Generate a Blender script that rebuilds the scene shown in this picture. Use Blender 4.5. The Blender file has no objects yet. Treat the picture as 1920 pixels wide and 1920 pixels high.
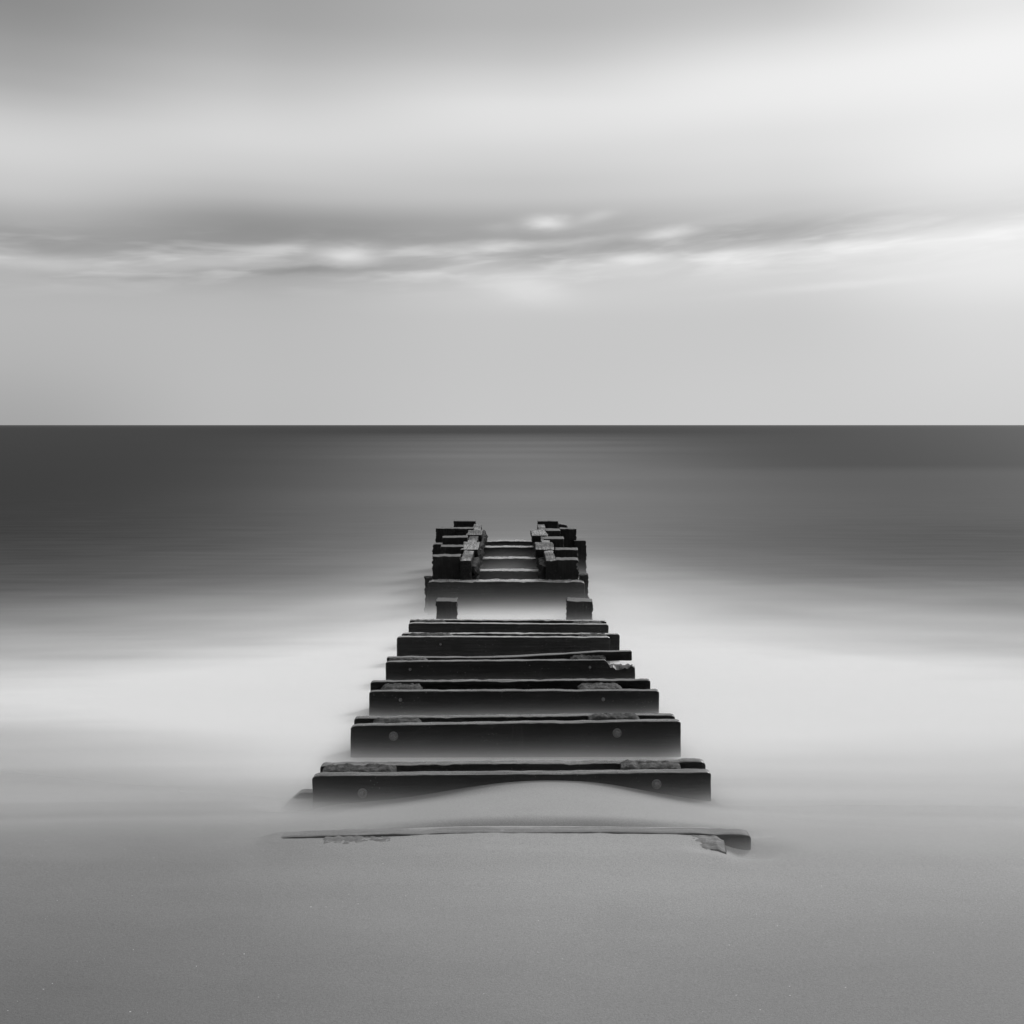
import bpy, bmesh, math, random
from mathutils import Vector, noise as mn

# ------------------------------------------------------------------ camera, sky, sun, exposure
S = bpy.context.scene
COL = S.collection
EYE = 2.8                      # metres above mean sea level
R = math.radians

cam_d = bpy.data.cameras.new('camera')
cam_d.sensor_width = 36.0
cam_d.lens = 36.0
cam_d.shift_y = -0.0849        # a level camera with the lens shifted down
cam_d.clip_start = 0.05
cam_d.clip_end = 60000
cam = bpy.data.objects.new('camera', cam_d)
COL.objects.link(cam)
cam.location = (0, 0, EYE)
cam.rotation_euler = (R(90), 0, 0)
S.camera = cam

S.view_settings.view_transform = 'Standard'
S.view_settings.look = 'None'
S.view_settings.gamma = 1.0
S.view_settings.exposure = 0.0
S.render.engine = 'CYCLES'
S.cycles.use_denoising = True
S.cycles.max_bounces = 8
S.cycles.diffuse_bounces = 3
S.cycles.volume_bounces = 2
S.cycles.transparent_max_bounces = 12
S.cycles.volume_max_steps = 256
S.cycles.sample_clamp_indirect = 4

SUN_EL, SUN_AZ = 34.0, 42.0     # seaward and to the right, behind thin cloud


class G:
    """small helper to write node graphs as expressions"""
    def __init__(self, nt):
        self.nt = nt

    def n(self, typ, **kw):
        nd = self.nt.nodes.new(typ)
        for k, v in kw.items():
            setattr(nd, k, v)
        return nd

    def put(self, sock, v):
        if isinstance(v, bpy.types.NodeSocket):
            self.nt.links.new(v, sock)
        elif v is not None:
            sock.default_value = v

    def m(self, op, a, b=None, c=None, clamp=False):
        nd = self.n('ShaderNodeMath', operation=op, use_clamp=clamp)
        self.put(nd.inputs[0], a)
        if b is not None:
            self.put(nd.inputs[1], b)
        if c is not None:
            self.put(nd.inputs[2], c)
        return nd.outputs[0]

    def add(self, a, b): return self.m('ADD', a, b)
    def sub(self, a, b): return self.m('SUBTRACT', a, b)
    def mul(self, a, b): return self.m('MULTIPLY', a, b)
    def div(self, a, b): return self.m('DIVIDE', a, b)

    def mix(self, f, a, b):
        nd = self.n('ShaderNodeMix', data_type='FLOAT')
        self.put(nd.inputs[0], f); self.put(nd.inputs[2], a); self.put(nd.inputs[3], b)
        return nd.outputs[0]

    def smooth(self, v, lo, hi, a=0.0, b=1.0):
        nd = self.n('ShaderNodeMapRange', interpolation_type='SMOOTHSTEP')
        self.put(nd.inputs[0], v)
        for i, q in zip((1, 2, 3, 4), (lo, hi, a, b)):
            self.put(nd.inputs[i], q)
        return nd.outputs[0]

    def lin(self, v, lo, hi, a=0.0, b=1.0):
        nd = self.n('ShaderNodeMapRange', interpolation_type='LINEAR', clamp=True)
        self.put(nd.inputs[0], v)
        for i, q in zip((1, 2, 3, 4), (lo, hi, a, b)):
            self.put(nd.inputs[i], q)
        return nd.outputs[0]

    def ramp(self, v, stops, interp='EASE'):
        nd = self.n('ShaderNodeValToRGB')
        cr = nd.color_ramp
        cr.interpolation = interp
        stops = sorted(stops)
        while len(cr.elements) < len(stops):
            cr.elements.new(0.5)
        for e, (p, val) in zip(cr.elements, stops):
            e.position = p
        for e, (p, val) in zip(cr.elements, stops):
            e.color = (val, val, val, 1)
        self.put(nd.inputs[0], v)
        bw = self.n('ShaderNodeRGBToBW')
        self.nt.links.new(nd.outputs[0], bw.inputs[0])
        return bw.outputs[0]

    def vec(self, x, y, z):
        nd = self.n('ShaderNodeCombineXYZ')
        self.put(nd.inputs[0], x); self.put(nd.inputs[1], y); self.put(nd.inputs[2], z)
        return nd.outputs[0]

    def sep(self, v):
        nd = self.n('ShaderNodeSeparateXYZ')
        self.put(nd.inputs[0], v)
        return nd.outputs

    def noise(self, vec, scale=1.0, detail=3.0, rough=0.5, dist=0.0):
        nd = self.n('ShaderNodeTexNoise')
        self.put(nd.inputs['Vector'], vec)
        nd.inputs['Scale'].default_value = scale
        nd.inputs['Detail'].default_value = detail
        nd.inputs['Roughness'].default_value = rough
        nd.inputs['Distortion'].default_value = dist
        return nd.outputs[0]

    def gauss(self, x, y, x0, y0, sx, sy, slant=0.0):
        """elliptical soft spot"""
        dx = self.sub(x, x0)
        dy = self.sub(y, y0)
        if slant:
            dy = self.sub(dy, self.mul(dx, slant))
        a = self.mul(dx, 1.0 / sx); b = self.mul(dy, 1.0 / sy)
        q = self.add(self.mul(a, a), self.mul(b, b))
        return self.m('POWER', 2.71828, self.mul(q, -1.0))


def lin_of(s):
    s /= 255.0
    return s / 12.92 if s < 0.04045 else ((s + 0.055) / 1.055) ** 2.4


def build_world():
    w = bpy.data.worlds.new("World")
    S.world = w
    w.use_nodes = True
    w.node_tree.nodes.clear()
    g = G(w.node_tree)
    tc = g.n('ShaderNodeTexCoord')
    x, y, z = g.sep(tc.outputs['Generated'])
    az = g.m('ARCTAN2', x, y)
    rad = g.m('SQRT', g.add(g.mul(x, x), g.mul(y, y)))
    v = g.div(z, g.m('MAXIMUM', rad, 0.02))      # slope above the horizon
    # slow undulation of the cloud layers
    warp = g.noise(g.vec(g.mul(az, 2.2), g.mul(v, 9.0), 0.0), 1.0, 2.0, 0.5)
    vw = g.add(v, g.mul(g.sub(warp, 0.5), g.lin(v, 0.0, 0.25, 0.0, 0.014)))

    D = 1920.0

    def px(X, Y):
        a = math.atan((X - 960) / D)
        return a, (797 - Y) / D * math.cos(a)

    prof = {
        0: [(0, 140), (60, 152), (120, 166), (160, 178), (200, 198), (260, 213), (320, 207), (370, 195), (425, 168), (465, 166),
            (490, 186), (540, 183), (600, 184), (700, 179), (797, 170)],
        480: [(0, 160), (60, 168), (120, 184), (180, 202), (240, 216), (290, 212), (340, 198), (375, 180), (408, 154), (455, 152),
              (480, 166), (520, 174), (560, 183), (600, 187), (700, 191), (797, 193)],
        960: [(0, 177), (60, 182), (120, 200), (180, 221), (220, 226), (270, 217), (330, 202), (375, 192), (410, 169), (450, 168),
              (485, 182), (520, 197), (560, 203), (600, 198), (700, 199), (797, 204)],
        1440: [(0, 186), (60, 205), (120, 228), (180, 233), (240, 223), (300, 216), (360, 205), (400, 190), (438, 180), (470, 196),
               (510, 208), (545, 203), (600, 198), (700, 202), (797, 208)],
        1920: [(0, 227), (60, 237), (120, 239), (200, 234), (300, 233), (370, 221), (400, 218), (430, 228), (480, 231), (530, 226),
               (570, 216), (620, 210), (700, 209), (797, 211)],
    }
    cols = []
    for X in sorted(prof):
        st = []
        for Y, s in prof[X]:
            a, e = px(X, Y)
            st.append((min(0.84, max(0.0, e * 2.0)), lin_of(s)))
        top = max(st)[1]
        st += [(0.93, top * 1.0), (1.0, 0.66)]
        cols.append((px(X, 0)[0], g.ramp(g.mul(vw, 2.0), st, 'CARDINAL')))
    acc = cols[0][1]
    for (a0, _), (a1, c1) in zip(cols, cols[1:]):
        t = g.smooth(az, a0, a1)
        acc = g.mix(t, acc, c1)

    # broken streaks of low cloud in a band that climbs to the right
    band_c = g.add(0.162, g.mul(az, 0.030))
    bd = g.div(g.sub(v, band_c), 0.021)
    band = g.m('POWER', 2.71828, g.mul(g.mul(bd, bd), -1.0))
    sv = g.sub(v, g.mul(az, 0.055))
    s1 = g.noise(g.vec(g.mul(az, 11.0), g.mul(sv, 72.0), 3.7), 1.0, 3.0, 0.50, 0.25)
    s2 = g.noise(g.vec(g.mul(az, 26.0), g.mul(g.sub(v, g.mul(az, 0.16)), 170.0), 8.1), 1.0, 2.5, 0.5, 0.2)
    st = g.add(g.smooth(s1, 0.44, 0.70), g.mul(g.sub(s2, 0.5), g.smooth(az, -0.15, 0.12, 0.28, 0.75)))
    acc = g.add(acc, g.mul(g.mul(band, g.sub(st, 0.32)), g.smooth(az, 0.48, 0.20, 0.08, 0.17)))
    # single soft puffs
    puffs = [(640, 428, 640, 30, -.025, .01), (1400, 436, 300, 16, -.05, .04), (1027, 418, 42, 13, .36, .0), (935, 428, 36, 10, .07, .05), (1118, 406, 34, 11, .11, .2), (652, 479, 54, 17, .36, .02),
             (530, 468, 70, 12, .15, .06), (390, 490, 150, 17, .17, .03), (60, 490, 150, 14, .11, .0), (925, 465, 52, 11, .16, .12),
             (1255, 437, 50, 10, .28, .08), (1195, 484, 66, 11, .28, .05), (1050, 456, 130, 8, .12, .08), (770, 474, 80, 13, .09, .0),
             (1420, 474, 90, 14, .17, .08), (1600, 466, 120, 15, .14, .10), (1790, 452, 130, 16, .08, .10), (860, 502, 80, 7, .10, .20),
             (985, 540, 80, 26, .13, -.12), (1150, 505, 190, 16, .10, .04), (230, 519, 130, 7, -.06, .03), (580, 507, 170, 7, -.10, .05),
             (1560, 536, 150, 7, .06, .06)]
    pw = g.noise(g.vec(g.mul(az, 22.0), g.mul(v, 75.0), 1.3), 1.0, 3.0, 0.55)
    pazz = g.add(az, g.mul(g.sub(pw, 0.5), 0.022))
    pv = g.add(v, g.mul(g.sub(pw, 0.5), 0.009))
    for X, Y, sx, sy, amp, sl in puffs:
        a, e = px(X, Y)
        acc = g.add(acc, g.mul(g.gauss(pazz, pv, a, e, sx / D, sy / D, sl), amp))
    # very fine vertical unevenness
    # unseen sky behind the viewer, darkened so that shoreward faces stay dark
    away = g.smooth(y, 0.35, -0.45)
    acc = g.mul(acc, g.mix(g.mul(away, g.smooth(z, 0.95, 0.3)), 1.0, 0.35))
    zen = g.smooth(z, 0.55, 0.95)
    acc = g.mix(zen, acc, 0.90)

    sky = g.n('ShaderNodeTexSky', sky_type='NISHITA', sun_disc=False)
    sky.sun_elevation = R(SUN_EL)
    sky.sun_rotation = R(SUN_AZ)
    sky.altitude = 0
    sky.air_density = 1.0
    sky.dust_density = 4.0
    bw = g.n('ShaderNodeRGBToBW')
    w.node_tree.links.new(sky.outputs[0], bw.inputs[0])
    clear = g.m('MINIMUM', bw.outputs[0], 12.0)
    lum = g.mix(0.93, clear, g.mul(acc, 10.0))
    bg = g.n('ShaderNodeBackground')
    w.node_tree.links.new(lum, bg.inputs[0])
    bg.inputs[1].default_value = 0.10
    out = g.n('ShaderNodeOutputWorld')
    w.node_tree.links.new(bg.outputs[0], out.inputs[0])
    w.cycles.sampling_method = 'MANUAL'
    w.cycles.sample_map_resolution = 512


build_world()

sun_d = bpy.data.lights.new('sun', 'SUN')
sun_d.energy = 2.0
sun_d.angle = R(17)
sun_d.color = (1, 1, 1)
sun = bpy.data.objects.new('sun', sun_d)
COL.objects.link(sun)
_dir = Vector((math.sin(R(SUN_AZ)) * math.cos(R(SUN_EL)), math.cos(R(SUN_AZ)) * math.cos(R(SUN_EL)), math.sin(R(SUN_EL))))
sun.rotation_euler = (-_dir).to_track_quat('-Z', 'Y').to_euler()


# ------------------------------------------------------------------ materials
def new_mat(name):
    m = bpy.data.materials.new(name)
    m.use_nodes = True
    m.node_tree.nodes.clear()
    return m, G(m.node_tree)


def finish(m, g, bsdf):
    out = g.n('ShaderNodeOutputMaterial')
    m.node_tree.links.new(bsdf, out.inputs['Surface'])
    return m


def principled(g, col, rough, spec=0.5, normal=None, ior=1.45):
    p = g.n('ShaderNodeBsdfPrincipled')
    if isinstance(col, bpy.types.NodeSocket):
        g.nt.links.new(col, p.inputs['Base Color'])
    else:
        p.inputs['Base Color'].default_value = (col, col, col, 1)
    g.put(p.inputs['Roughness'], rough)
    g.put(p.inputs['Specular IOR Level'], spec)
    p.inputs['IOR'].default_value = ior
    if normal is not None:
        g.nt.links.new(normal, p.inputs['Normal'])
    return p.outputs[0]


def bump(g, h, strength, dist, normal=None):
    b = g.n('ShaderNodeBump')
    g.put(b.inputs['Strength'], strength)
    b.inputs['Distance'].default_value = dist
    g.put(b.inputs['Height'], h)
    if normal is not None:
        g.nt.links.new(normal, b.inputs['Normal'])
    return b.outputs[0]


def wood(name, axis, dark, light, rough_lo=0.34, rough_hi=0.62, crust=0.0, seed=0.0, spec=0.5, wet=0.0, top=0.05, worn=1.0):
    """sea-soaked timber, grain along one axis, with patches of pale crust"""
    m, g = new_mat(name)
    geo = g.n('ShaderNodeNewGeometry')
    x, y, z = g.sep(geo.outputs['Position'])
    st = [16.0, 16.0, 16.0]
    st['xyz'.index(axis)] = 0.9
    gv = g.vec(g.add(g.mul(x, st[0]), seed), g.mul(y, st[1]), g.mul(z, st[2]))
    grain = g.noise(gv, 3.2, 5.0, 0.62, 0.25)
    coarse = g.noise(geo.outputs['Position'], 3.5, 4.0, 0.6)
    speck = g.noise(geo.outputs['Position'], 75.0, 2.0, 0.6)
    c = g.mix(g.smooth(grain, 0.35, 0.75), dark, light)
    c = g.mul(c, g.lin(coarse, 0.3, 0.7, 0.65, 1.35))
    sp = g.mul(g.smooth(speck, 0.66, 0.74), g.smooth(coarse, 0.45, 0.62))
    c = g.mix(g.mul(sp, 0.8), c, 0.16)
    if crust:
        cr = g.noise(geo.outputs['Position'], 34.0, 4.0, 0.65)
        cup = g.smooth(g.sep(geo.outputs['Normal'])[2], 0.1, 0.8)
        c = g.mix(g.mul(g.mul(g.smooth(cr, 0.45, 0.62), crust), cup), c, 0.17)
    rough = g.lin(g.add(g.mul(grain, 0.5), g.mul(coarse, 0.5)), 0.35, 0.65, rough_lo, rough_hi)
    # pale runs and scars in the face
    run = g.noise(g.vec(g.mul(x, 9.0), g.mul(y, 9.0), g.add(g.mul(z, 1.6), seed)), 1.0, 4.0, 0.65, 0.6)
    c = g.add(c, g.mul(g.smooth(run, 0.60, 0.80), 0.018))
    # water lies on what faces up
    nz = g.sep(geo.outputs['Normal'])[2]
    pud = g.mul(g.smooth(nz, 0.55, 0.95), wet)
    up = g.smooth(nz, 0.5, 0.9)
    wear_sheen = g.mul(g.lin(grain, 0.3, 0.7, 0.25, 1.75), g.lin(speck, 0.3, 0.7, 0.75, 1.25))
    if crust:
        wear_sheen = g.mul(wear_sheen, g.lin(cr, 0.35, 0.65, 0.4, 1.5))
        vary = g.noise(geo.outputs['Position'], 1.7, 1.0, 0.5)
        wear_sheen = g.mul(wear_sheen, g.lin(vary, 0.35, 0.65, 0.55, 1.5))
    wear_sheen = g.mix(worn, 1.0, wear_sheen)
    c = g.mix(g.mul(up, 0.85), c, g.mul(top, wear_sheen))  # paler tops: wear, plus sky sheen of the wet wood put into the colour
    rough = g.mix(g.mul(pud, g.smooth(coarse, 0.30, 0.55)), rough, 0.13)
    n = bump(g, g.add(grain, g.mul(coarse, 0.7)), g.mix(pud, 0.45, 0.06), 0.010)
    if crust:
        n = bump(g, cr, 0.8, 0.015, n)
    n = bump(g, speck, g.mix(pud, 0.25, 0.06), 0.004, n)
    return finish(m, g, principled(g, c, rough, g.mix(pud, spec, 0.85), n))


M = {}
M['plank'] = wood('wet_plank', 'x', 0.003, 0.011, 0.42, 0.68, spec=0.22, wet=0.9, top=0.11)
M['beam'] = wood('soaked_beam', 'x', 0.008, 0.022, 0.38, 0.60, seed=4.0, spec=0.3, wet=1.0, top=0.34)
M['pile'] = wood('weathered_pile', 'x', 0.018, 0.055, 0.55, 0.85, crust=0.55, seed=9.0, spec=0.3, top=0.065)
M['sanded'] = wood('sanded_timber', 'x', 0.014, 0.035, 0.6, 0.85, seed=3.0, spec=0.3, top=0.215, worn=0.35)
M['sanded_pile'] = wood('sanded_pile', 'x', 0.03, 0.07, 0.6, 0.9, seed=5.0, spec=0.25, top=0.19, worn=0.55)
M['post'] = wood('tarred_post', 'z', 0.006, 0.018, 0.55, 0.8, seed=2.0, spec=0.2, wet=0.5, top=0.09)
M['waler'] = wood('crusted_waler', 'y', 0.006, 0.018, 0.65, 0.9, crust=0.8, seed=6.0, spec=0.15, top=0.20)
M['barnacle'] = wood('barnacle_crust', 'z', 0.008, 0.03, 0.7, 0.95, crust=0.45, seed=12.0, spec=0.2)


def metal(name, base, rough):
    m, g = new_mat(name)
    geo = g.n('ShaderNodeNewGeometry')
    k = g.noise(geo.outputs['Position'], 120.0, 3.0, 0.6)
    c = g.mul(base, g.lin(k, 0.3, 0.7, 0.6, 1.3))
    return finish(m, g, principled(g, c, rough, 0.5, bump(g, k, 0.4, 0.003)))


M['bolt'] = metal('corroded_bolt', 0.11, 0.6)
M['stake'] = metal('pale_stake', 0.55, 0.6)


def sand_mat():
    m, g = new_mat('wet_sand')
    geo = g.n('ShaderNodeNewGeometry')
    P = geo.outputs['Position']
    x, y, z = g.sep(P)
    # damp patches at random, then a plain darkening to both sides and in front
    big = g.noise(g.vec(g.mul(x, 0.45), g.mul(y, 0.7), 0.0), 1.0, 3.0, 0.5)
    mid = g.noise(g.vec(g.mul(x, 1.6), g.mul(y, 3.0), 2.0), 1.0, 4.0, 0.55)
    wet = g.add(g.mul(big, 0.6), g.mul(mid, 0.4))
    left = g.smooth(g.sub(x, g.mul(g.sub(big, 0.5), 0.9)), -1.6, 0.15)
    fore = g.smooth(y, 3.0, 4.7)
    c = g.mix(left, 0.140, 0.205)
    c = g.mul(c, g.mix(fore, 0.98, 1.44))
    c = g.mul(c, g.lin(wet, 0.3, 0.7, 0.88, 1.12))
    y_wob = g.add(y, g.mul(g.sub(mid, 0.5), 0.06))
    hollow_shade = g.mul(g.mul(g.smooth(y_wob, 4.84, 4.88), g.smooth(y_wob, 5.10, 4.98)), g.mul(g.smooth(x, -1.0, -0.2), g.smooth(x, 1.25, 0.6)))
    c = g.mul(c, g.sub(1.0, g.mul(hollow_shade, 0.42)))  # shade in the hollow behind the buried plank, put into the sand colour
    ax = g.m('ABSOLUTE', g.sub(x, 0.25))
    foot = g.mul(g.mul(g.smooth(g.add(y_wob, g.mul(ax, 0.10)), 5.46, 5.66), g.smooth(y, 5.8, 5.7)), g.smooth(ax, 0.05, 0.6, 0.35, 1.0))
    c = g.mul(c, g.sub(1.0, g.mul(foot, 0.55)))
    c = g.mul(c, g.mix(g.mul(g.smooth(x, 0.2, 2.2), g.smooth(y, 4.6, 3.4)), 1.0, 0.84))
    grain = g.noise(P, 330.0, 2.0, 0.7)
    grain2 = g.noise(P, 120.0, 2.0, 0.6)
    c = g.mul(c, g.lin(g.add(g.mul(grain, 0.6), g.mul(grain2, 0.4)), 0.3, 0.7, 0.72, 1.28))
    sh = g.noise(P, 95.0, 0.0, 0.5)
    c = g.mix(g.smooth(sh, 0.885, 0.90), c, 0.55)
    n = bump(g, g.add(grain, grain2), 0.35, 0.004)
    n = bump(g, mid, 0.25, 0.02, n)
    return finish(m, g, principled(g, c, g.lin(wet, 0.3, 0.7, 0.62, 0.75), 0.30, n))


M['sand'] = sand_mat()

# mean water level in the swash by distance from the viewer (metres): metres above sea level
W_PTS = [(4.2, 0.905), (4.76, 0.866), (5.0, 0.833), (5.3, 0.778), (5.6, 0.716), (6.2, 0.645), (7.0, 0.59), (8.0, 0.565), (9.0, 0.53), (10.0, 0.46), (11.5, 0.34), (13.0, 0.22),
         (15.0, 0.13), (18.0, 0.06), (23.0, 0.01), (30.0, 0.0)]


def interp(pts, t):
    if t <= pts[0][0]:
        return pts[0][1]
    for (a, va), (b, vb) in zip(pts, pts[1:]):
        if t <= b:
            return va + (vb - va) * (t - a) / (b - a)
    return pts[-1][1]


def W(y):
    return sum(interp(W_PTS, y + k * 0.35) for k in (-1, 0, 1)) / 3


def seaward(g, x, y, n1):
    """distance seaward, pulled in where the surf reaches farther out: round the timbers and on one side"""
    xs = g.sub(x, 0.3)
    pier = g.m('POWER', 2.71828, g.mul(g.mul(xs, xs), -1.0 / 8.0))
    wide = g.m('POWER', 2.71828, g.mul(g.mul(xs, xs), -1.0 / 50.0))
    shift = g.add(g.add(g.mul(pier, 2.8), g.mul(wide, 1.7)), g.mul(g.sub(n1, 0.5), 3.5))
    # veils of foam that trail from the beach side inwards to the timbers
    u = g.m('ABSOLUTE', xs)
    veil = g.noise(g.vec(g.add(g.mul(u, 0.42), g.mul(y, 0.34)), g.mul(y, 0.10), g.mul(g.m('SIGN', xs), 3.0)), 1.0, 2.0, 0.5)
    shift = g.add(shift, g.mul(g.mul(g.sub(veil, 0.5), 4.2), g.smooth(u, 0.4, 2.0)))
    shift = g.add(shift, g.lin(x, -8.0, 8.0, -2.9, -2.1))
    return g.sub(y, g.mul(shift, g.smooth(y, 6.5, 13.0)))


def foam_nodes(g, x, y):
    """how much of the time the water is white: 0 green sea, 1 foam"""
    n1 = g.noise(g.vec(g.mul(x, 0.05), g.mul(y, 0.30), 0.0), 1.0, 3.0, 0.5)
    n2 = g.noise(g.vec(g.mul(x, 0.22), g.mul(y, 1.6), 5.0), 1.0, 3.0, 0.5)
    n4 = g.noise(g.vec(g.mul(x, 0.40), g.mul(y, 0.55), 6.0), 1.0, 2.0, 0.5)
    ye = g.m('MAXIMUM', g.add(g.add(g.mul(g.sub(n4, 0.5), 1.7), 0.0), g.add(seaward(g, x, y, n1), g.mul(g.mul(g.sub(n2, 0.5), -1.6), g.smooth(y, 6.5, 13.0)))), 1.0)
    q = g.div(5.0, ye)        # 1 at 5 m, 0.5 at 10 m, 0.25 at 20 m
    f = g.ramp(q, [(0.0, 0.0), (0.10, 0.0), (0.17, 0.015), (0.22, 0.06), (0.275, 0.15), (0.33, 0.27), (0.40, 0.46), (0.48, 0.75), (0.55, 0.98),
                   (0.60, 0.97), (0.66, 0.80), (0.74, 0.62), (0.80, 0.54), (0.90, 0.48), (1.0, 0.45)], 'B_SPLINE')
    # one side keeps its foam closer to the beach, the other loses it
    f = g.add(f, g.mul(g.mul(g.smooth(x, 0.8, 3.5), g.smooth(y, 8.6, 7.4)), 0.14))
    f = g.mul(f, g.smooth(x, -9.0, -2.0, 0.82, 1.0))
    # shade between the frames, painted as less foam on the water there
    frame_shade = g.mul(g.smooth(g.m('ABSOLUTE', g.sub(x, -0.03)), 1.30, 0.95), g.smooth(y, 12.5, 10.5))
    f = g.mul(f, g.sub(1.0, g.mul(frame_shade, 0.55)))
    n3 = g.noise(g.vec(g.add(g.mul(x, 0.30), g.mul(y, 0.2)), g.sub(g.mul(y, 2.2), g.mul(x, 0.15)), 3.0), 1.0, 4.0, 0.55)
    f = g.mul(f, g.lin(n3, 0.25, 0.75, 0.84, 1.14))
    return f, n1, n2


def sea_mat():
    m, g = new_mat('sea_water')
    geo = g.n('ShaderNodeNewGeometry')
    x, y, z = g.sep(geo.outputs['Position'])
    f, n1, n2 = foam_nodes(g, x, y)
    streak = g.noise(g.vec(g.mul(x, 0.35), g.mul(y, 3.0), 9.0), 1.0, 4.0, 0.55)
    far = g.noise(g.vec(g.mul(x, 0.02), g.mul(y, 0.04), 1.0), 1.0, 3.0, 0.5)
    f = g.m('ADD', f, g.mul(g.mul(g.sub(streak, 0.5), g.smooth(y, 60.0, 14.0)), 0.09), clamp=True)
    # a paler fan widening out from the timbers, and a paler patch to one side of it
    sg = g.add(3.0, g.mul(y, 0.16))
    pq = g.div(g.sub(x, 0.3), sg)
    pale_fan = g.mul(g.m('POWER', 2.71828, g.mul(g.mul(pq, pq), -1.0)), g.smooth(y, 420.0, 24.0))
    patch = g.mul(g.mul(g.smooth(x, -4.0, 14.0), g.smooth(y, 74.0, 58.0)), g.smooth(y, 23.0, 34.0))
    ph = g.div(g.add(x, 0.15), 2.3)
    halo = g.mul(g.m('POWER', 2.71828, g.mul(g.mul(ph, ph), -1.0)), g.smooth(y, 30.0, 17.0))  # haze round the far timbers, put into the sea's colour
    extra = g.add(g.add(g.mul(pale_fan, 0.20), g.mul(patch, 0.045)), g.mul(halo, 0.16))
    f = g.m('ADD', f, g.mul(extra, g.lin(far, 0.3, 0.7, 0.8, 1.15)), clamp=True)
    water = principled(g, 0.010, 0.45, 0.026, None, 1.33)
    foam = principled(g, 0.67, 0.9, 0.1)
    f = g.m('ADD', f, g.smooth(y, 500.0, 3000.0, 0.0, 0.04), clamp=True)
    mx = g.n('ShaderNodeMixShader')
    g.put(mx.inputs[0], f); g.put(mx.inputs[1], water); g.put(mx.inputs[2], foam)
    # the thin edge of the swash lets the sand through
    film = g.smooth(g.sub(g.add(y, g.mul(g.sub(n2, 0.5), 1.7)), g.smooth(x, -1.0, -4.2, 0.0, 1.1)), 4.45, 7.2)
    tr = g.n('ShaderNodeBsdfTransparent')
    mx2 = g.n('ShaderNodeMixShader')
    g.put(mx2.inputs[0], film); g.put(mx2.inputs[1], tr.outputs[0]); g.put(mx2.inputs[2], mx.outputs[0])
    return finish(m, g, mx2.outputs[0])


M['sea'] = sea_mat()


def mist_mat():
    """water thrown up by the surf, seen as its average over a long exposure"""
    m, g = new_mat('surf_mist')
    geo = g.n('ShaderNodeNewGeometry')
    x, y, z = g.sep(geo.outputs['Position'])
    lo, hi = 4.0, 30.0
    st = [((t - lo) / (hi - lo), interp(W_PTS, t)) for t in (4.0, 4.2, 4.76, 5.0, 5.3, 5.6, 6.2, 7.0, 8.0, 9.0, 10.0, 11.5, 13.0, 15.0, 18.0, 23.0, 30.0)]
    wl = g.ramp(g.lin(y, lo, hi), st, 'LINEAR')
    h = g.m('MAXIMUM', g.sub(z, wl), 0.0)
    sc = g.ramp(g.lin(y, lo, hi), [(0.0, 0.022), (0.05, 0.041), (0.11, 0.044), (0.15, 0.028), (0.20, 0.022), (0.27, 0.026), (0.33, 0.070), (0.40, 0.085), (0.6, 0.10), (1.0, 0.10)], 'LINEAR')
    # spray stays penned in between the two rows of piles
    xi = g.div(g.add(x, 0.04), 0.62)
    pen = g.mul(g.m('POWER', 2.71828, g.mul(g.m('POWER', xi, 4.0), -1.0)), g.smooth(y, 14.5, 15.4))
    sc = g.mul(sc, g.add(1.0, g.mul(pen, 1.5)))
    den = g.m('POWER', 2.71828, g.mul(g.div(h, sc), -1.0))
    nz = g.noise(g.vec(g.mul(x, 0.35), g.mul(y, 0.9), g.mul(z, 1.5)), 1.0, 2.0, 0.5)
    den = g.mul(den, g.lin(nz, 0.25, 0.75, 0.60, 1.40))
    den = g.mul(den, g.smooth(x, -4.0, 3.0, 0.65, 1.25))
    den = g.mul(den, g.sub(1.0, g.mul(g.mul(g.smooth(g.m('ABSOLUTE', x), 1.2, 0.9), g.smooth(y, 12.0, 10.5)), 0.25)))
    ye = seaward(g, x, y, nz)
    amt = g.ramp(g.lin(ye, lo, hi), [(0.0, 0.0), (0.01, 0.06), (0.03, 0.25), (0.06, 0.70), (0.10, 1.0), (0.20, 0.90), (0.30, 0.48), (0.38, 0.22), (0.47, 0.09), (0.60, 0.0)], 'EASE')
    by = g.div(g.add(x, 0.04), 1.7)
    amt = g.mul(amt, g.add(1.0, g.mul(g.mul(g.m('POWER', 2.71828, g.mul(g.mul(by, by), -1.0)), g.smooth(y, 11.0, 13.5)), 0.75)))
    den = g.mul(g.mul(den, amt), 5.0)
    v = g.n('ShaderNodeVolumePrincipled')
    v.inputs['Color'].default_value = (0.98, 0.98, 0.98, 1)
    g.put(v.inputs['Density'], den)
    v.inputs['Anisotropy'].default_value = 0.0
    out = g.n('ShaderNodeOutputMaterial')
    m.node_tree.links.new(v.outputs[0], out.inputs['Volume'])
    m.cycles.volume_step_rate = 0.1
    return m


# ------------------------------------------------------------------ object helpers
def tag(o, label=None, cat=None, group=None, kind=None):
    if label: o['label'] = label
    if cat: o['category'] = cat
    if group: o['group'] = group
    if kind: o['kind'] = kind
    return o


def thing(name, label, cat, loc, group=None):
    o = bpy.data.objects.new(name, None)
    o.empty_display_size = 0.2
    COL.objects.link(o)
    o.location = loc
    return tag(o, label, cat, group)


def mesh_obj(name, verts, faces, mat, parent=None, smooth=True):
    me = bpy.data.meshes.new(name)
    if parent is not None:
        ox, oy, oz = parent.location
        verts = [(a - ox, b - oy, c - oz) for a, b, c in verts]
    me.from_pydata(verts, [], faces)
    me.update()
    if smooth:
        for p in me.polygons:
            p.use_smooth = True
    me.materials.append(mat)
    o = bpy.data.objects.new(name, me)
    COL.objects.link(o)
    if parent is not None:
        o.parent = parent
    return o


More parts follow.
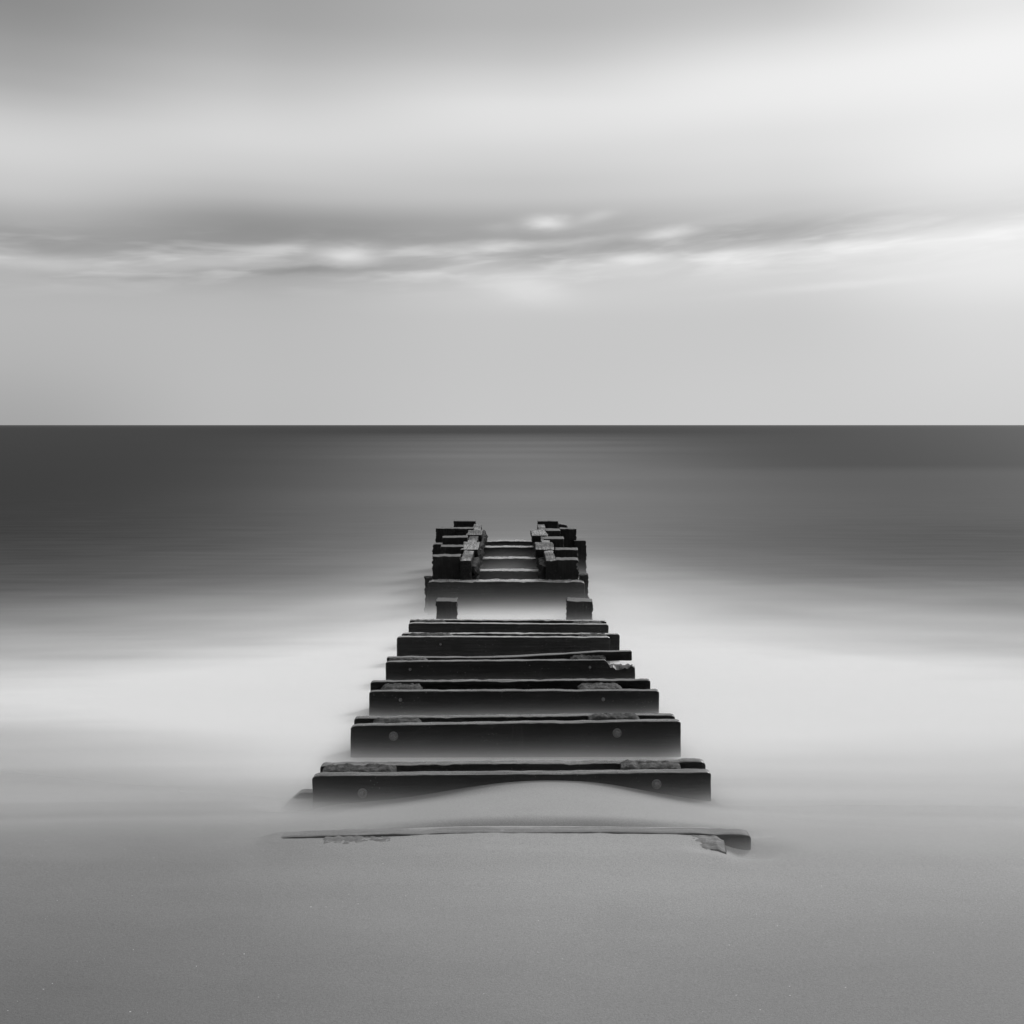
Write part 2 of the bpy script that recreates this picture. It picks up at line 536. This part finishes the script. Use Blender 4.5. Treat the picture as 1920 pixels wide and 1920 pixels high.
def cuts(a, b, r, step):
    n = max(1, int(round((b - a - 2 * r) / step)))
    return [a, a + 0.35 * r] + [a + r + (b - a - 2 * r) * i / n for i in range(n + 1)] + [b - 0.35 * r, b]


def block(x0, x1, y0, y1, z0, z1, r=0.012, step=0.035, warp=None, rough=0.004, freq=9.0, seed=0.0):
    """a rounded, worn block of timber: (verts, faces) in world metres"""
    r = min(r, 0.45 * min(x1 - x0, y1 - y0, z1 - z0))
    C = [cuts(x0, x1, r, step), cuts(y0, y1, r, step), cuts(z0, z1, r, step)]
    idx, verts, faces = {}, [], []
    N = [len(c) for c in C]

    def vid(i, j, k):
        key = (i, j, k)
        if key not in idx:
            p = Vector((C[0][i], C[1][j], C[2][k]))
            q = Vector((min(max(p.x, x0 + r), x1 - r), min(max(p.y, y0 + r), y1 - r), min(max(p.z, z0 + r), z1 - r)))
            d = p - q
            if d.length > 1e-9:
                d.normalize()
                p = q + d * r
            nrm = d
            s = Vector((p.x + seed * 7.31, p.y + seed * 3.17, p.z))
            a = mn.noise(s * freq) + 0.5 * mn.noise(s * freq * 2.7)
            p = p + nrm * a * rough
            if warp:
                p = warp(p)
            idx[key] = len(verts)
            verts.append(tuple(p))
        return idx[key]

    for ax in range(3):
        u, v = [(1, 2), (2, 0), (0, 1)][ax]
        for side in (0, N[ax] - 1):
            for a in range(N[u] - 1):
                for b in range(N[v] - 1):
                    q = []
                    for da, db in ((0, 0), (1, 0), (1, 1), (0, 1)):
                        c = [0, 0, 0]
                        c[ax] = side; c[u] = a + da; c[v] = b + db
                        q.append(vid(*c))
                    faces.append(q if side else q[::-1])
    return verts, faces


def grow(bl, more):
    n = len(bl[0])
    bl[0].extend(more[0])
    bl[1].extend([[i + n for i in f] for f in more[1]])
    return bl


# ------------------------------------------------------------------ the beach
B_PTS = [(-30, 3.2), (0, 1.24), (2.0, 1.09), (3.0, 1.005), (4.0, 0.925), (4.6, 0.882), (4.76, 0.866), (5.0, 0.828), (5.3, 0.765), (5.6, 0.70), (6.5, 0.56), (8, 0.45),
         (10, 0.28), (14, -0.02), (20, -0.45), (40, -1.5), (120, -4.0)]


def sstep(a, b, t):
    t = min(1.0, max(0.0, (t - a) / (b - a)))
    return t * t * (3 - 2 * t)


def ground(x, y):
    z = interp(B_PTS, y) if y < 4.2 or y > 6 else sum(interp(B_PTS, y + k) for k in (-.08, 0, .08)) / 3
    # sand heaped between the first two frames
    if 4.5 < y < 8:
        crest = 0.868 - 0.04 * (y - 5.0) if y < 5.75 else 0.838 - 0.16 * (y - 5.75) - 0.10 * sstep(5.75, 6.1, y)
        sx = (x - 0.25) / (0.62 if x > 0.25 else 0.72)
        hump = math.exp(-abs(sx) ** 2.2 * 0.75)
        lift = (crest - z) * hump
        if lift > 0:
            z += lift * sstep(4.83, 5.03, y) * (1 - sstep(6.4, 7.6, y))
        # scour hollow along the back of the buried plank
        bow = 0.10 * math.exp(-((y - 4.925) / 0.075) ** 2) * sstep(4.83, 4.87, y) * sstep(-0.95, -0.35, x) * (1 - sstep(0.75, 1.3, x))
        z -= bow
    # sand lying level with the top of the buried frame
    near = sstep(4.25, 4.58, y) * (1 - sstep(4.835, 4.875, y)) * sstep(-1.22, -1.08, x) * (1 - sstep(0.93, 1.00, x))
    t = (x + 1.103) / 2.216
    topz = 0.890 + 0.0124 * min(1.0, max(0.0, t)) + 0.016 * math.sin(math.pi * min(1.0, max(0.0, t)))
    lev = topz - 0.0095 + 0.0032 * mn.noise(Vector((x * 2.6, y * 6, 2.2))) + 0.0012 * mn.noise(Vector((x * 11, y * 30, 2.2)))
    z += (lev - z) * near
    # a little scour at the ends of the buried frame
    z -= 0.060 * math.exp(-((x - 1.10) / 0.13) ** 2 - ((y - 4.68) / 0.11) ** 2)
    z -= 0.018 * math.exp(-((x - 0.90) / 0.10) ** 2 - ((y - 4.62) / 0.06) ** 2)
    z -= 0.05 * math.exp(-((x + 1.22) / 0.16) ** 2 - ((y - 5.7) / 0.14) ** 2)
    z += 0.010 * mn.noise(Vector((x * 0.7, y * 1.1, 0.3))) + 0.0035 * mn.noise(Vector((x * 2.2, y * 4.0, 4.3)))
    return z


def axis_pts(spec):
    out = []
    for a, b, n in spec:
        out += [a + (b - a) * i / n for i in range(n)]
    out.append(spec[-1][1])
    return out


def sheet(xs, ys, zf):
    verts = [(x, y, zf(x, y)) for y in ys for x in xs]
    nx = len(xs)
    faces = [(j * nx + i, j * nx + i + 1, (j + 1) * nx + i + 1, (j + 1) * nx + i) for j in range(len(ys) - 1) for i in range(nx - 1)]
    return verts, faces


xs = axis_pts([(-400, -20, 8), (-20, -4, 24), (-4, -1.6, 40), (-1.6, 1.6, 110), (1.6, 4, 40), (4, 20, 24), (20, 400, 8)])
ys = axis_pts([(-60, 0, 10), (0, 2, 12), (2, 4.3, 50), (4.3, 5.2, 75), (5.2, 6.4, 50), (6.4, 12, 50), (12, 120, 30)])
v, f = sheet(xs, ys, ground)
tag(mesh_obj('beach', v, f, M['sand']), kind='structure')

# ------------------------------------------------------------------ the sea
xs = axis_pts([(-30000, -2000, 4), (-2000, -60, 8), (-60, -8, 20), (-8, 8, 60), (8, 60, 20), (60, 2000, 8), (2000, 30000, 4)])
ys = axis_pts([(4.5, 7, 24), (7, 32, 100), (32, 200, 20), (200, 2000, 8), (2000, 40000, 6)])
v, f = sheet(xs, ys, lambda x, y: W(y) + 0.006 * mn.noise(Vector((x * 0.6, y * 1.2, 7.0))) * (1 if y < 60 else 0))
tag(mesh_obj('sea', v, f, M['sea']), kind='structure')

# mist: one closed body over the surf
ys = axis_pts([(4.45, 7, 10), (7, 30, 30)])
sec = []
for y in ys:
    sec.append((y, W(y) - 0.25, W(y) + 0.30 + 0.25 * sstep(6, 13, y)))
verts, faces = [], []
for y, a, b in sec:
    verts += [(-26, y, a), (26, y, a), (26, y, b), (-26, y, b)]
for i in range(len(sec) - 1):
    o = 4 * i
    for k in range(4):
        faces.append((o + k, o + (k + 1) % 4, o + 4 + (k + 1) % 4, o + 4 + k))
faces.append((3, 2, 1, 0))
o = 4 * (len(sec) - 1)
faces.append((o, o + 1, o + 2, o + 3))
faces = [f[::-1] for f in faces]
mist = mesh_obj('sea_mist', verts, faces, mist_mat(), smooth=False)
tag(mist, kind='stuff')


# ------------------------------------------------------------------ double-plank frames across the beach
def edge_warp(zl, zr, xl, xr, z_top, chips=(), amp=0.004, seed=0.0, end_r=0.02):
    """tilts the top from zl to zr, wears it, and breaks pieces out of it: chips = (x0, x1, depth)"""
    def w(p):
        t = (p.x - xl) / (xr - xl)
        k = max(0.0, min(1.0, (p.z - (z_top - 0.12)) / 0.12))
        dz = (zl + (zr - zl) * t) - z_top
        dz += amp * mn.noise(Vector((p.x * 3 + seed, 0.3, seed))) + amp * 0.7 * mn.noise(Vector((p.x * 21 + seed, p.y * 30, seed)))
        dz -= 2.2 * amp * max(0.0, mn.noise(Vector((p.x * 9 + seed * 3, p.y * 45, seed))) - 0.15)
        for a, b, d in chips:
            e = 0.03
            dz -= d * sstep(a - e, a + e, p.x) * (1 - sstep(b - e, b + e, p.x)) * (0.8 + 0.5 * mn.noise(Vector((p.x * 30, p.y * 30, seed))))
        # corners worn round
        q = max(0.0, abs(t - 0.5) * (xr - xl) - (xr - xl) / 2 + end_r)
        dz -= q * q / max(end_r, 1e-3) * 0.6 * k
        return Vector((p.x, p.y + 0.004 * mn.noise(Vector((p.x * 1.5, seed, 2.0))), p.z + dz * k))
    return w


def plank(parent, mat, xl, xr, y, t, zl, zr, zb, chips=(), seed=0.0, amp=0.002):
    zt = max(zl, zr)
    vf = block(xl, xr, y, y + t, zb, zt, r=0.008, step=0.016, warp=edge_warp(zl, zr, xl, xr, zt, chips, amp, seed), rough=0.0025, seed=seed)
    return mesh_obj('plank', vf[0], vf[1], mat, parent)


def pile(parent, xl, xr, y0, y1, zt, zb, seed, mat='pile'):
    xm, hw = (xl + xr) / 2, (xr - xl) / 2

    def w(p):
        k = max(0.0, min(1.0, (p.z - (zt - 0.15)) / 0.15))
        u = abs(p.x - xm) / hw
        dz = -0.022 * max(0.0, u - 0.8) / 0.2 * (1 - 0.5 * math.sin(seed)) + 0.006 * mn.noise(Vector((p.x * 14, p.y * 22, seed)))
        dz += 0.008 * mn.noise(Vector((p.x * 38, p.y * 60, seed))) + 0.004 * mn.noise(Vector((p.x * 90, p.y * 120, seed)))
        f = (y1 - p.y) / (y1 - y0)
        dz -= 0.02 * f * f
        return Vector((p.x + 0.012 * mn.noise(Vector((p.z * 9, p.y * 9, seed))), p.y + 0.012 * k * mn.noise(Vector((p.x * 12, p.z * 9, seed))), p.z + dz * k))
    vf = block(xl, xr, y0, y1, zb, zt, r=0.008, step=0.012, warp=w, rough=0.004, freq=30, seed=seed)
    return mesh_obj('pile', vf[0], vf[1], M[mat], parent)


def bolt(parent, x, y, z, rad):
    """round washer plate with a domed, hexagonal nut, facing the beach (-y)"""
    verts, faces = [], []
    n = 24
    prof = [(rad, 0.0), (rad, -0.006), (rad * 0.9, -0.009), (rad * 0.58, -0.009)]
    hexp = [(0.55, -0.024), (0.42, -0.030), (0.0, -0.032)]
    for rr, dy in prof:
        for i in range(n):
            a = 2 * math.pi * i / n
            verts.append((x + rr * math.cos(a), y + dy, z + rr * math.sin(a)))
    for s, dy in hexp[:2]:
        for i in range(n):
            a = 2 * math.pi * i / n
            hx = math.cos(math.pi / 6) / math.cos((a % (math.pi / 3)) - math.pi / 6)
            rr = rad * s * (hx if s > 0.5 else 1)
            verts.append((x + rr * math.cos(a), y + dy, z + rr * math.sin(a)))
    rings = len(prof) + 2
    for k in range(rings - 1):
        for i in range(n):
            faces.append((k * n + i, k * n + (i + 1) % n, (k + 1) * n + (i + 1) % n, (k + 1) * n + i))
    verts.append((x, y - 0.032, z))
    for i in range(n):
        faces.append(((rings - 1) * n + i, (rings - 1) * n + (i + 1) % n, len(verts) - 1))
    return mesh_obj('bolt', verts, faces, M['bolt'], parent, smooth=False)


def X(px_, d): return (px_ - 960.0) / 1920.0 * d
def Z(py_, d): return EYE - (py_ - 797.0) / 1920.0 * d


BENT = 'double plank frames standing across the beach'
# d, front (left, right, top left, top right), rear (same), piles, bolts: read off at each frame's own distance
bents = [
    dict(d=5.65, gap=0.17, label='widest clear double-plank timber frame, sand heaped against its shore face',
         f=(585, 1334, 1455, 1448), r=(600, 1323, 1435, 1430), piles=((604, 742), (1163, 1276)),
         bolts=((680, 1487, 9), (1231, 1470, 9)), rchips=((0.30, 0.45, .006), (0.96, 1.08, -.008))),
    dict(d=6.75, gap=0.16, label='timber frame with two big round bolts showing, next seaward of the sand-heaped one',
         f=(657, 1277, 1361, 1352), r=(664, 1266, 1347, 1341), piles=((698, 790), (1103, 1200)),
         bolts=((738, 1380, 8.5), (1157, 1374, 8.5)), rchips=()),
    dict(d=7.85, gap=0.20, label='black timber frame with worn oval pile tops and small bright bolts',
         f=(692, 1236, 1296, 1295), r=(694, 1220, 1279, 1275), piles=((713, 793), (1084, 1166)),
         bolts=((751, 1312, 4.5), (1131, 1311, 4.5)), rchips=()),
    dict(d=8.95, gap=0.14, label='broken timber frame whose front plank steps down at one end below a lifted rear plank',
         f=(723, 1191, 1241, 1237), r=(725, 1185, 1233, 1221), piles=((728, 801), (1068, 1136)),
         bolts=((769, 1255, 3.5), (1106, 1251, 3.5)), broken=True, rchips=()),
    dict(d=10.05, gap=0.15, label='wet timber frame with a streaky top and a rear plank longer at one end',
         f=(744, 1144, 1194, 1195), r=(753, 1162, 1188, 1189), piles=((762, 850), (1082, 1140)),
         bolts=((826, 1208, 3),), rchips=()),
    dict(d=11.2, gap=0.15, label='shortest-looking timber frame, farthest out, in front of two lone posts',
         f=(766, 1141, 1168, 1171), r=(768, 1137, 1162, 1164), piles=((775, 836), (1072, 1130)),
         bolts=(), rchips=()),
]
for i, b in enumerate(bents):
    d, gap, t = b['d'], b['gap'], 0.065
    base = ground(0, d)
    root = thing('timber_frame', b['label'], 'timber frame', (0, d, W(d)), BENT)
    xl, xr, yl, yr = b['f']
    chips = []
    if b.get('broken'):
        chips = [(X(1139, d), X(1200, d), 0.075)]
    else:
        chips = [(X(xl, d) - 0.1, X(xl, d) + 0.03, 0.006), (0.2 + 0.1 * i, 0.35 + 0.1 * i, 0.003)]
    pm = M['beam'] if d > 10 else M['plank']
    plank(root, pm, X(xl, d), X(xr, d), d, t, Z(yl, d), Z(yr, d), W(d) - 0.45, chips, seed=i * 3.1 + 1)
    dr = d + gap
    xl, xr, yl, yr = b['r']
    zb = W(d) - 0.45
    if b.get('broken'):
        # the rear plank is a thin lath that lifts clear of the water at one end
        zl, zr = Z(yl, dr), Z(yr, dr)
        vf = block(X(xl, dr), X(xr, dr), dr, dr + t, zl - 0.085, zl, r=0.010, step=0.03, rough=0.003, seed=77,
                   warp=lambda p: Vector((p.x, p.y, p.z + (zr - zl) * sstep(-0.3, 1.1, p.x) + 0.004 * mn.noise(Vector((p.x * 6, p.y * 9, 2))))))
        mesh_obj('plank', vf[0], vf[1], M['plank'], root)
    else:
        plank(root, pm, X(xl, dr), X(xr, dr), dr, t, Z(yl, dr), Z(yr, dr), zb, b['rchips'], seed=i * 3.1 + 2, amp=0.0045)
    for k, (pl, pr) in enumerate(b['piles']):
        dm = d + gap * 0.7
        zt = (Z(b['f'][2], d) if k == 0 else Z(b['f'][3], d)) + 0.010
        pile(root, X(pl, dm), X(pr, dm), d + t + 0.028, dr - 0.002, zt, zb, i * 2.3 + k + 0.5)
    for bx, by, br in b['bolts']:
        bolt(root, X(bx, d), d - 0.001, Z(by, d), br / 1920 * d * (1.0 if br > 6 else 0.75))

def bowed(xa, xb, rise, *args):
    w = edge_warp(*args)

    def f(p):
        q = w(p)
        q.z += rise * math.sin(math.pi * min(1.0, max(0.0, (p.x - xa) / (xb - xa))))
        return q
    return f


# the frame nearest the viewer, almost buried in the sand
d = 4.75
root = thing('timber_frame', 'nearly buried timber frame, flush with the sand, only one end standing clear', 'timber frame', (0, d, 0.88), BENT)
xl, xr = X(514, d), X(1410, d)
vf = block(xl, xr, d, d + 0.075, 0.45, Z(1565, d), r=0.014, step=0.03, rough=0.004, seed=31,
           warp=bowed(xl, xr, 0.016, Z(1569, d), Z(1564, d), xl, xr, Z(1565, d), ((xl - .1, xl + 0.03, 0.012), (-0.5, -0.38, 0.006), (-0.1, 0.2, 0.003)), 0.0025, 31.0, 0.03))
mesh_obj('plank', vf[0], vf[1], M['sanded'], root)
pile(root, X(586, 4.66), X(745, 4.66), 4.615, d - 0.003, Z(1569.8, 4.74), 0.45, 5.2, 'sanded_pile')
pile(root, X(1226, 4.66), X(1361, 4.66), 4.635, d - 0.003, Z(1567, 4.74), 0.45, 8.9, 'sanded_pile')


# added dark wedge, in place of shade beside the first clear frame
root = thing('shade_wedge', 'added dark wedge standing in for shade in the wet sand beside one end of the widest clear frame', 'board', (-1.19, 5.76, 0.6))
vf = block(-1.30, -1.06, 5.74, 5.80, 0.50, 0.742, r=0.012, step=0.02, rough=0.004, seed=17,
           warp=lambda p: Vector((p.x, p.y, p.z - max(0.0, (-1.185 - p.x)) * 0.8 * (1 if p.z > 0.6 else 0))))
mesh_obj('board', vf[0], vf[1], M['sanded'], root)


# ------------------------------------------------------------------ posts and beams of the outer part
def crusty(seed, amp=0.02, freq=11.0, side=1.0):
    def w(p):
        s = Vector((p.x * 2 + seed, p.y * 3, p.z * freq))
        k = mn.noise(s) + 0.6 * mn.noise(s * 2.3)
        return Vector((p.x + amp * side * k, p.y + amp * 0.4 * mn.noise(Vector((p.x * 9, seed, p.z * 9))), p.z + 0.35 * amp * mn.noise(Vector((p.x * 11, p.y * 11, seed)))))
    return w


def tilt(zl, zr, xl, xr, inner=None):
    def w(p):
        t = (p.x - xl) / (xr - xl)
        q = Vector((p.x, p.y, p.z + (zl + (zr - zl) * t) - max(zl, zr)))
        return inner(q) if inner else q
    return w


def post(name, label, pl, pr, ytop, d, depth, zb, seed, amp=0.012, group=None, mat='post', dy=0.0):
    xl, xr, zt = X(pl, d), X(pr, d), Z(ytop, d)
    root = thing(name, label, 'post', ((xl + xr) / 2, d + depth / 2, zb), group)
    vf = block(xl, xr, d, d + depth, zb, zt, r=0.010, step=0.022, rough=0.005, seed=seed, freq=22,
               warp=tilt(zt + dy, zt, xl, xr, crusty(seed, amp * 1.4, 26.0)) if dy else crusty(seed, amp * 1.4, 26.0))
    o = mesh_obj('shaft', vf[0], vf[1], M[mat], root)
    rr = random.Random(int(seed * 10))
    root.rotation_euler = (R(rr.uniform(-1.2, 1.2)), R(rr.uniform(-0.9, 0.9)), R(rr.uniform(-3, 3)))
    return root


LONE = 'lone square posts'
post('square_post', 'narrower of the two lone square posts behind the last plank frame', 816.5, 855, 1127.5, 12.6, 0.27, -0.6, 3.3, 0.014, LONE)
post('square_post', 'broader of the two lone square posts, its top sloping slightly', 1063, 1111.5, 1127.5, 12.6, 0.30, -0.6, 5.7, 0.014, LONE, dy=0.014)

HEADS = 'square pile heads along the two rows'
OUT = -0.9
# inshore end of the rows
post('square_pile', 'tall broad pile head at the inshore end of the row without an outlying stump', 810, 863, 1043.5, 14.46, 0.27, OUT, 1.1, 0.020, HEADS)
post('square_pile', 'tall pile head at the inshore end of the row beside the outlying stump', 1045, 1087, 1049, 14.46, 0.27, OUT, 2.2, 0.022, HEADS)
post('square_pile', 'second pile head of the row without an outlying stump, just behind its tall broad one', 825, 868, 1025, 15.66, 0.26, OUT, 3.4, 0.010, HEADS)
post('square_pile', 'second pile head of the row beside the outlying stump, just behind its tall one', 1044, 1086, 1031, 15.4, 0.30, OUT, 4.1, 0.012, HEADS)
post('square_pile', 'third pile head of the row without an outlying stump, midway out', 832, 880, 1007, 17.0, 0.26, OUT, 5.2, 0.010, HEADS)
post('square_pile', 'third pile head of the row beside the outlying stump, midway out', 1023, 1060, 1010, 16.9, 0.34, OUT, 6.9, 0.010, HEADS)
post('square_pile', 'widest pile head, second from the seaward end, reaching outwards from its row', 818, 888, 991, 18.4, 0.28, OUT, 7.5, 0.018, HEADS)
post('square_pile', 'low pile head tucked under the seaward end of the row beside the outlying stump', 1021, 1049, 995, 18.2, 0.40, OUT, 8.3, 0.010, HEADS)
post('square_pile', 'tall outer pile head between the seaward end and the outlying stump', 1048.5, 1079, 992, 18.45, 0.28, OUT, 9.6, 0.016, HEADS)
post('square_pile', 'top pile head at the seaward end of the row without an outlying stump', 848.5, 889.5, 976.5, 19.9, 0.28, OUT, 10.4, 0.006, HEADS)
post('square_pile', 'top pile head at the seaward end of the row beside the outlying stump', 1010, 1048.5, 977, 20.0, 0.28, OUT, 11.8, 0.006, HEADS)
post('low_stump', 'rounded low stump peeping out behind the seaward end of its row', 1046, 1063, 982, 21.2, 0.26, OUT, 12.2, 0.022, HEADS, dy=0.03)
post('low_stump', 'low outer stump half lost in the mist beside the third pile head', 810.5, 833, 1021, 17.05, 0.28, OUT, 13.1, 0.014, HEADS)
post('low_stump', 'outlying pale stump standing apart in the mist', 1079, 1101, 1014.5, 18.3, 0.32, OUT, 14.9, 0.010, HEADS)


def waler(label, x0, x1, caps, seed):
    y0, y1, zt, zb = 14.40, 19.7, 0.895, 0.45
    root = thing('waler', label, 'beam', ((x0 + x1) / 2, y0, zb), 'walers along the two pile rows')
    vf = block(x0, x1, y0, y1, zb, zt, r=0.014, step=0.05, rough=0.006, seed=seed, freq=12,
               warp=lambda p: Vector((p.x + 0.012 * mn.noise(Vector((p.y * 5, p.z * 9, seed))), p.y, p.z + 0.012 * mn.noise(Vector((p.x * 9, p.y * 4, seed))))))
    mesh_obj('board', vf[0], vf[1], M['waler'], root)
    for k, (a, b, c0, c1) in enumerate(caps):
        vf = block(a, b, c0, c1, zt - 0.10, zt + 0.018, r=0.014, step=0.04, rough=0.006, seed=seed + k + 1, freq=14, warp=crusty(seed + k, 0.014))
        mesh_obj('splice_block', vf[0], vf[1], M['waler'], root)
    # ragged shells and weed on the inner face
    s = 1 if x0 < 0 else -1
    xi = x1 if x0 < 0 else x0
    vf = block(min(xi - s * 0.01, xi + s * 0.06), max(xi - s * 0.01, xi + s * 0.06), y0 + 0.15, y1 - 0.05, 0.25, zt - 0.10, r=0.02, step=0.05, rough=0.01,
               seed=seed + 9, freq=16,
               warp=lambda p: Vector((p.x + s * 0.085 * max(-0.4, mn.noise(Vector((p.y * 7, p.z * 14, seed))) + 0.6 * mn.noise(Vector((p.y * 17, p.z * 31, seed)))), p.y, p.z)))
    mesh_obj('barnacle_crust', vf[0], vf[1], M['barnacle'], root)


waler('long crusted beam along the row without an outlying stump, pale on top', -0.730, -0.575, ((-0.78, -0.515, 15.55, 16.55), (-0.79, -0.52, 17.6, 18.5)), 21.0)
waler('long crusted beam along the row beside the outlying stump, pale on top', 0.480, 0.625, ((0.36, 0.65, 15.55, 16.5), (0.34, 0.60, 17.5, 18.5)), 25.0)

# inshore sill across the foot of the rows
d = 14.22
xl, xr = X(802, d), X(1097, d)
root = thing('sill_beam', 'wide sill beam closing the inshore end of the two pile rows, fading into mist', 'beam', (0, d, -0.5))
vf = block(xl, xr, d, d + 0.22, -0.5, Z(1091, d), r=0.02, step=0.04, rough=0.006, seed=41, freq=12,
           warp=edge_warp(Z(1090, d), Z(1090, d), xl, xr, Z(1091, d), ((-0.75, -0.55, .01), (.45, .8, .01)), 0.010, 41.0, 0.05))
mesh_obj('timber', vf[0], vf[1], M['beam'], root)
# clump of shell crust at its outer ends
for xe, s in ((xl, -1), (xr, 1)):
    vf = block(xe - 0.06, xe + 0.06, d + 0.16, d + 0.30, 0.1, 0.66 if s < 0 else 0.70, r=0.02, step=0.03, rough=0.01, seed=50 + s, freq=18, warp=crusty(50 + s, 0.03, 16))
    mesh_obj('barnacle_crust', vf[0], vf[1], M['barnacle'], root)

for k, (yb, dd, lab) in enumerate([(1070.5, 15.3, 'wet cross beam between the rows, first behind the sill beam'),
                                   (1047, 16.74, 'wet cross beam between the rows, second behind the sill beam'),
                                   (1026, 18.28, 'wet cross beam between the rows, third behind the sill beam, paled by mist'),
                                   (1015, 19.2, 'thin wet cross beam farthest out between the rows')]):
    root = thing('cross_beam', lab, 'beam', (0, dd, 0.2), 'cross beams between the two pile rows')
    zt = Z(yb, dd)
    vf = block(-0.62, 0.62, dd, dd + 0.24, zt - 0.30, zt, r=0.02, step=0.04, rough=0.006, seed=60 + k, freq=10,
               warp=edge_warp(zt, zt, -0.62, 0.62, zt, (), 0.010, 60.0 + k, 0.01))
    mesh_obj('timber', vf[0], vf[1], M['beam'], root)
